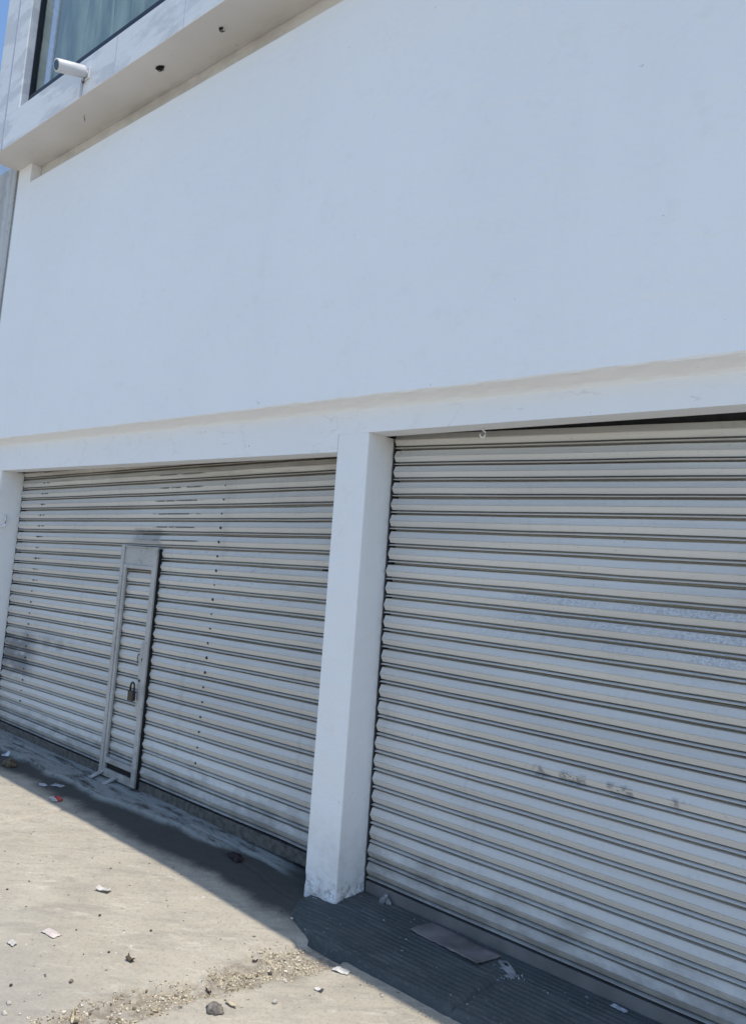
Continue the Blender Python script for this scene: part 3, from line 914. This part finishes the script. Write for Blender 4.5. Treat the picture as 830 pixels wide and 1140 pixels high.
# slotted plate with broken cement beside the board
sp = thing('floor_plate', (-1.655, .11, -.02), 'pale slotted metal plate set in broken cement right of the board sheet', 'plate')
def flat_poly(pts, z0, z1):
    bm = bmesh.new(); prism_z(bm, pts, z0, z1); return bm
bevel(link('plate', flat_poly([(-1.755, .150), (-1.70, .108), (-1.655, .085), (-1.632, .098), (-1.668, .138), (-1.725, .178)], -.022, -.0085), M['lump'], sp), .003)
link('slot', flat_poly([(-1.728, .149), (-1.712, .137), (-1.694, .140), (-1.712, .156)], -.0095, -.0075), M['black'], sp)
bm = bmesh.new()
for k in range(34):
    t = random.random()
    x = -1.69+.08*t + random.gauss(0, .010); y = .055+.05*t+random.gauss(0, .010)
    r = random.uniform(.002, .006)
    bmesh.ops.create_icosphere(bm, subdivisions=1, radius=r, matrix=Matrix.Translation((x, y, gz(x, y)+r*.4)))
link('broken_cement', bm, M['lump'], sp)

# gravel in the eroded joint and along the nosing of the step
bm = bmesh.new()
def stone(x, y, r):
    m = Matrix.Translation((x, y, ground_z(x, y)+r*.35)) @ Matrix.Rotation(random.uniform(0, 6.28), 4, 'Z') @ Matrix.Diagonal((1, random.uniform(.6, 1), random.uniform(.45, .8), 1))
    q = bmesh.ops.create_icosphere(bm, subdivisions=1, radius=r, matrix=m)
    for v in q['verts']: v.co += Vector((random.uniform(-1, 1), random.uniform(-1, 1), random.uniform(-1, 1)))*r*.22
cnt = 0; tries = 0
while cnt < 4600 and tries < 90000:
    tries += 1
    x = random.uniform(-2.95, -1.95); y = random.uniform(-1.6, -.30)
    dd = joint_dist(x, y)
    clump = .5+.5*fn(x, y, 9, 8)
    if dd + random.gauss(0, .30) > .98 or random.random() > clump*2.3-.60: continue
    stone(x, y, min(.0085, .0012+random.expovariate(1/.0015))); cnt += 1
for k in range(520):
    x = random.uniform(-2.3, -1.2); y = -.305 - abs(random.gauss(0, .022))
    if fn(x, 0, 2, 5) < random.uniform(-.5, .3): continue
    stone(x, y, random.uniform(.0012, .0042))
for k in range(160):
    x = random.uniform(-5.6, -1.4); y = random.uniform(-1.7, -.1)
    stone(x, y, random.uniform(.001, .003))
tag(link('gravel', bm, M['gravel']), 'loose pale gravel along the broken joint of the pavement', kind='stuff')

# dry leaf pieces caught in the gravel
LP = [(-2.50, -1.02, .050, .016, 20, 'narrow dry leaf piece on the gravel nearest the curled pale leaf'), (-2.47, -.80, .060, .012, -8, 'long straw coloured leaf sliver lying across the gravel'),
      (-2.44, -.62, .040, .016, 40, 'small broken leaf in the widest part of the gravel'), (-2.52, -.52, .036, .015, 70, 'short leaf piece at the outer edge of the gravel'),
      (-2.36, -.43, .034, .014, 15, 'crumbled leaf at the end of the gravel by the dark step')]
for k, (x, y, a, b, r, lab) in enumerate(LP):
    scrap('leaf_piece', lab, 'leaf', x, y, a, b, r, M['leaf'] if k % 2 == 0 else M['twig'], .014, .5, 30+k, curl=.3, round_=1, group='leaf pieces in the gravel')

# individual pebbles
prot = None
PB = [(47,974,'p',.010),(8,991,'d',.009),(111,1020,'d',.011),(85,1036,'d',.007),(138,1036,'p',.009),(93,1063,'d',.006),(121,1061,'d',.009),(79,1094,'s',.016),(44,1108,'p',.010),(325,1024,'p',.016),(29,1010,'d',.006),(168,1093,'p',.010),(22,1130,'p',.009),(168,1037,'d',.010),(427,1025,'p',.008),(461,1024,'p',.005),(425,1110,'p',.012),(306,1117,'p',.020),(318,1094,'p',.012),(12,1098,'d',.012),(166,962,'d',.006),(300,1086,'d',.018)]
CAM_LOC = Vector((0, -2.875697, 1.62))
F, CX, CY = 853.69, 415.0, 528.42
yaw, pitch, roll = -.7176, .1124, .0705
fwd = Vector((math.sin(yaw)*math.cos(pitch), math.cos(yaw)*math.cos(pitch), math.sin(pitch)))
r0 = fwd.cross(Vector((0, 0, 1))).normalized(); u0 = r0.cross(fwd)
rt = r0*math.cos(roll) + u0*math.sin(roll); up = u0*math.cos(roll) - r0*math.sin(roll)
PLACES = {'p': 'pale', 'd': 'dark', 's': 'grey'}
src = {}
for k, (mt, key) in enumerate((('pebble_pale', 'p'), ('pebble_dark', 'd'), ('stone', 's'))):
    bm = bmesh.new(); bmesh.ops.create_icosphere(bm, subdivisions=2, radius=1)
    for v in bm.verts: v.co *= 1 + .35*fn(v.co.x+k*5, v.co.y, v.co.z, 1.2); v.co.z *= .6
    me = bpy.data.meshes.new('pebble'); bm.to_mesh(me); bm.free(); me.materials.append(M[mt])
    for p in me.polygons: p.use_smooth = True
    src[key] = me
for (px, py, k, r) in PB:
    ray = rt*((px-CX)/F) - up*((py-CY)/F) + fwd
    z = -.05
    for _ in range(4):
        t = (z - CAM_LOC.z)/ray.z; p = CAM_LOC + ray*t; z = gz(p.x, p.y)
    o = bpy.data.objects.new('pebble', src[k]); COL.objects.link(o)
    o.location = (p.x, p.y, z + r*.3); r *= .62; o.scale = (r, r*.8, r); o.rotation_euler = (0, 0, random.uniform(0, 6))
    shade = 'on the dark step' if (p.y > -.30 and p.x > -2.5) else 'on the sunlit concrete'
    tag(o, '%s pebble lying loose %s' % (PLACES[k], shade), 'pebble', '%s pebbles %s' % (PLACES[k], shade))

# ------------------------------------------------------------------ light, sky, camera
SUN = Vector((.35, -.0058, 1.0)).normalized()
elev = math.asin(SUN.z); rot = math.atan2(SUN.x, SUN.y)
w = bpy.data.worlds.new('World'); scene.world = w; w.use_nodes = True
nt = w.node_tree
bg = nt.nodes['Background']
sky = nt.nodes.new('ShaderNodeTexSky'); sky.sky_type = 'NISHITA'; sky.sun_disc = False
sky.sun_elevation = elev; sky.sun_rotation = rot; sky.air_density = 1.0; sky.dust_density = .6; sky.ozone_density = 1.2
hsv = nt.nodes.new('ShaderNodeHueSaturation'); hsv.inputs['Saturation'].default_value = 1.10
nt.links.new(sky.outputs[0], hsv.inputs['Color']); nt.links.new(hsv.outputs[0], bg.inputs[0]); bg.inputs[1].default_value = .15
L = bpy.data.lights.new('sun', 'SUN'); L.energy = 2.7; L.angle = R(.36); L.color = (1, .945, .86)
so = bpy.data.objects.new('sun', L); COL.objects.link(so)
so.rotation_euler = SUN.to_track_quat('Z', 'Y').to_euler(); so.location = (2, -3, 12)

cam = bpy.data.cameras.new('camera'); co = bpy.data.objects.new('camera', cam); COL.objects.link(co)
rotm = Matrix((rt, up, -fwd)).transposed()
co.matrix_world = Matrix.Translation(CAM_LOC) @ rotm.to_4x4()
cam.sensor_fit = 'HORIZONTAL'; cam.sensor_width = 36; cam.lens = F/830*36
cam.shift_y = -(570-CY)/830
cam.clip_start = .05; cam.clip_end = 2000
scene.camera = co
vs = scene.view_settings
vs.view_transform = 'Standard'; vs.look = 'None'; vs.exposure = 0.55; vs.gamma = 1.0
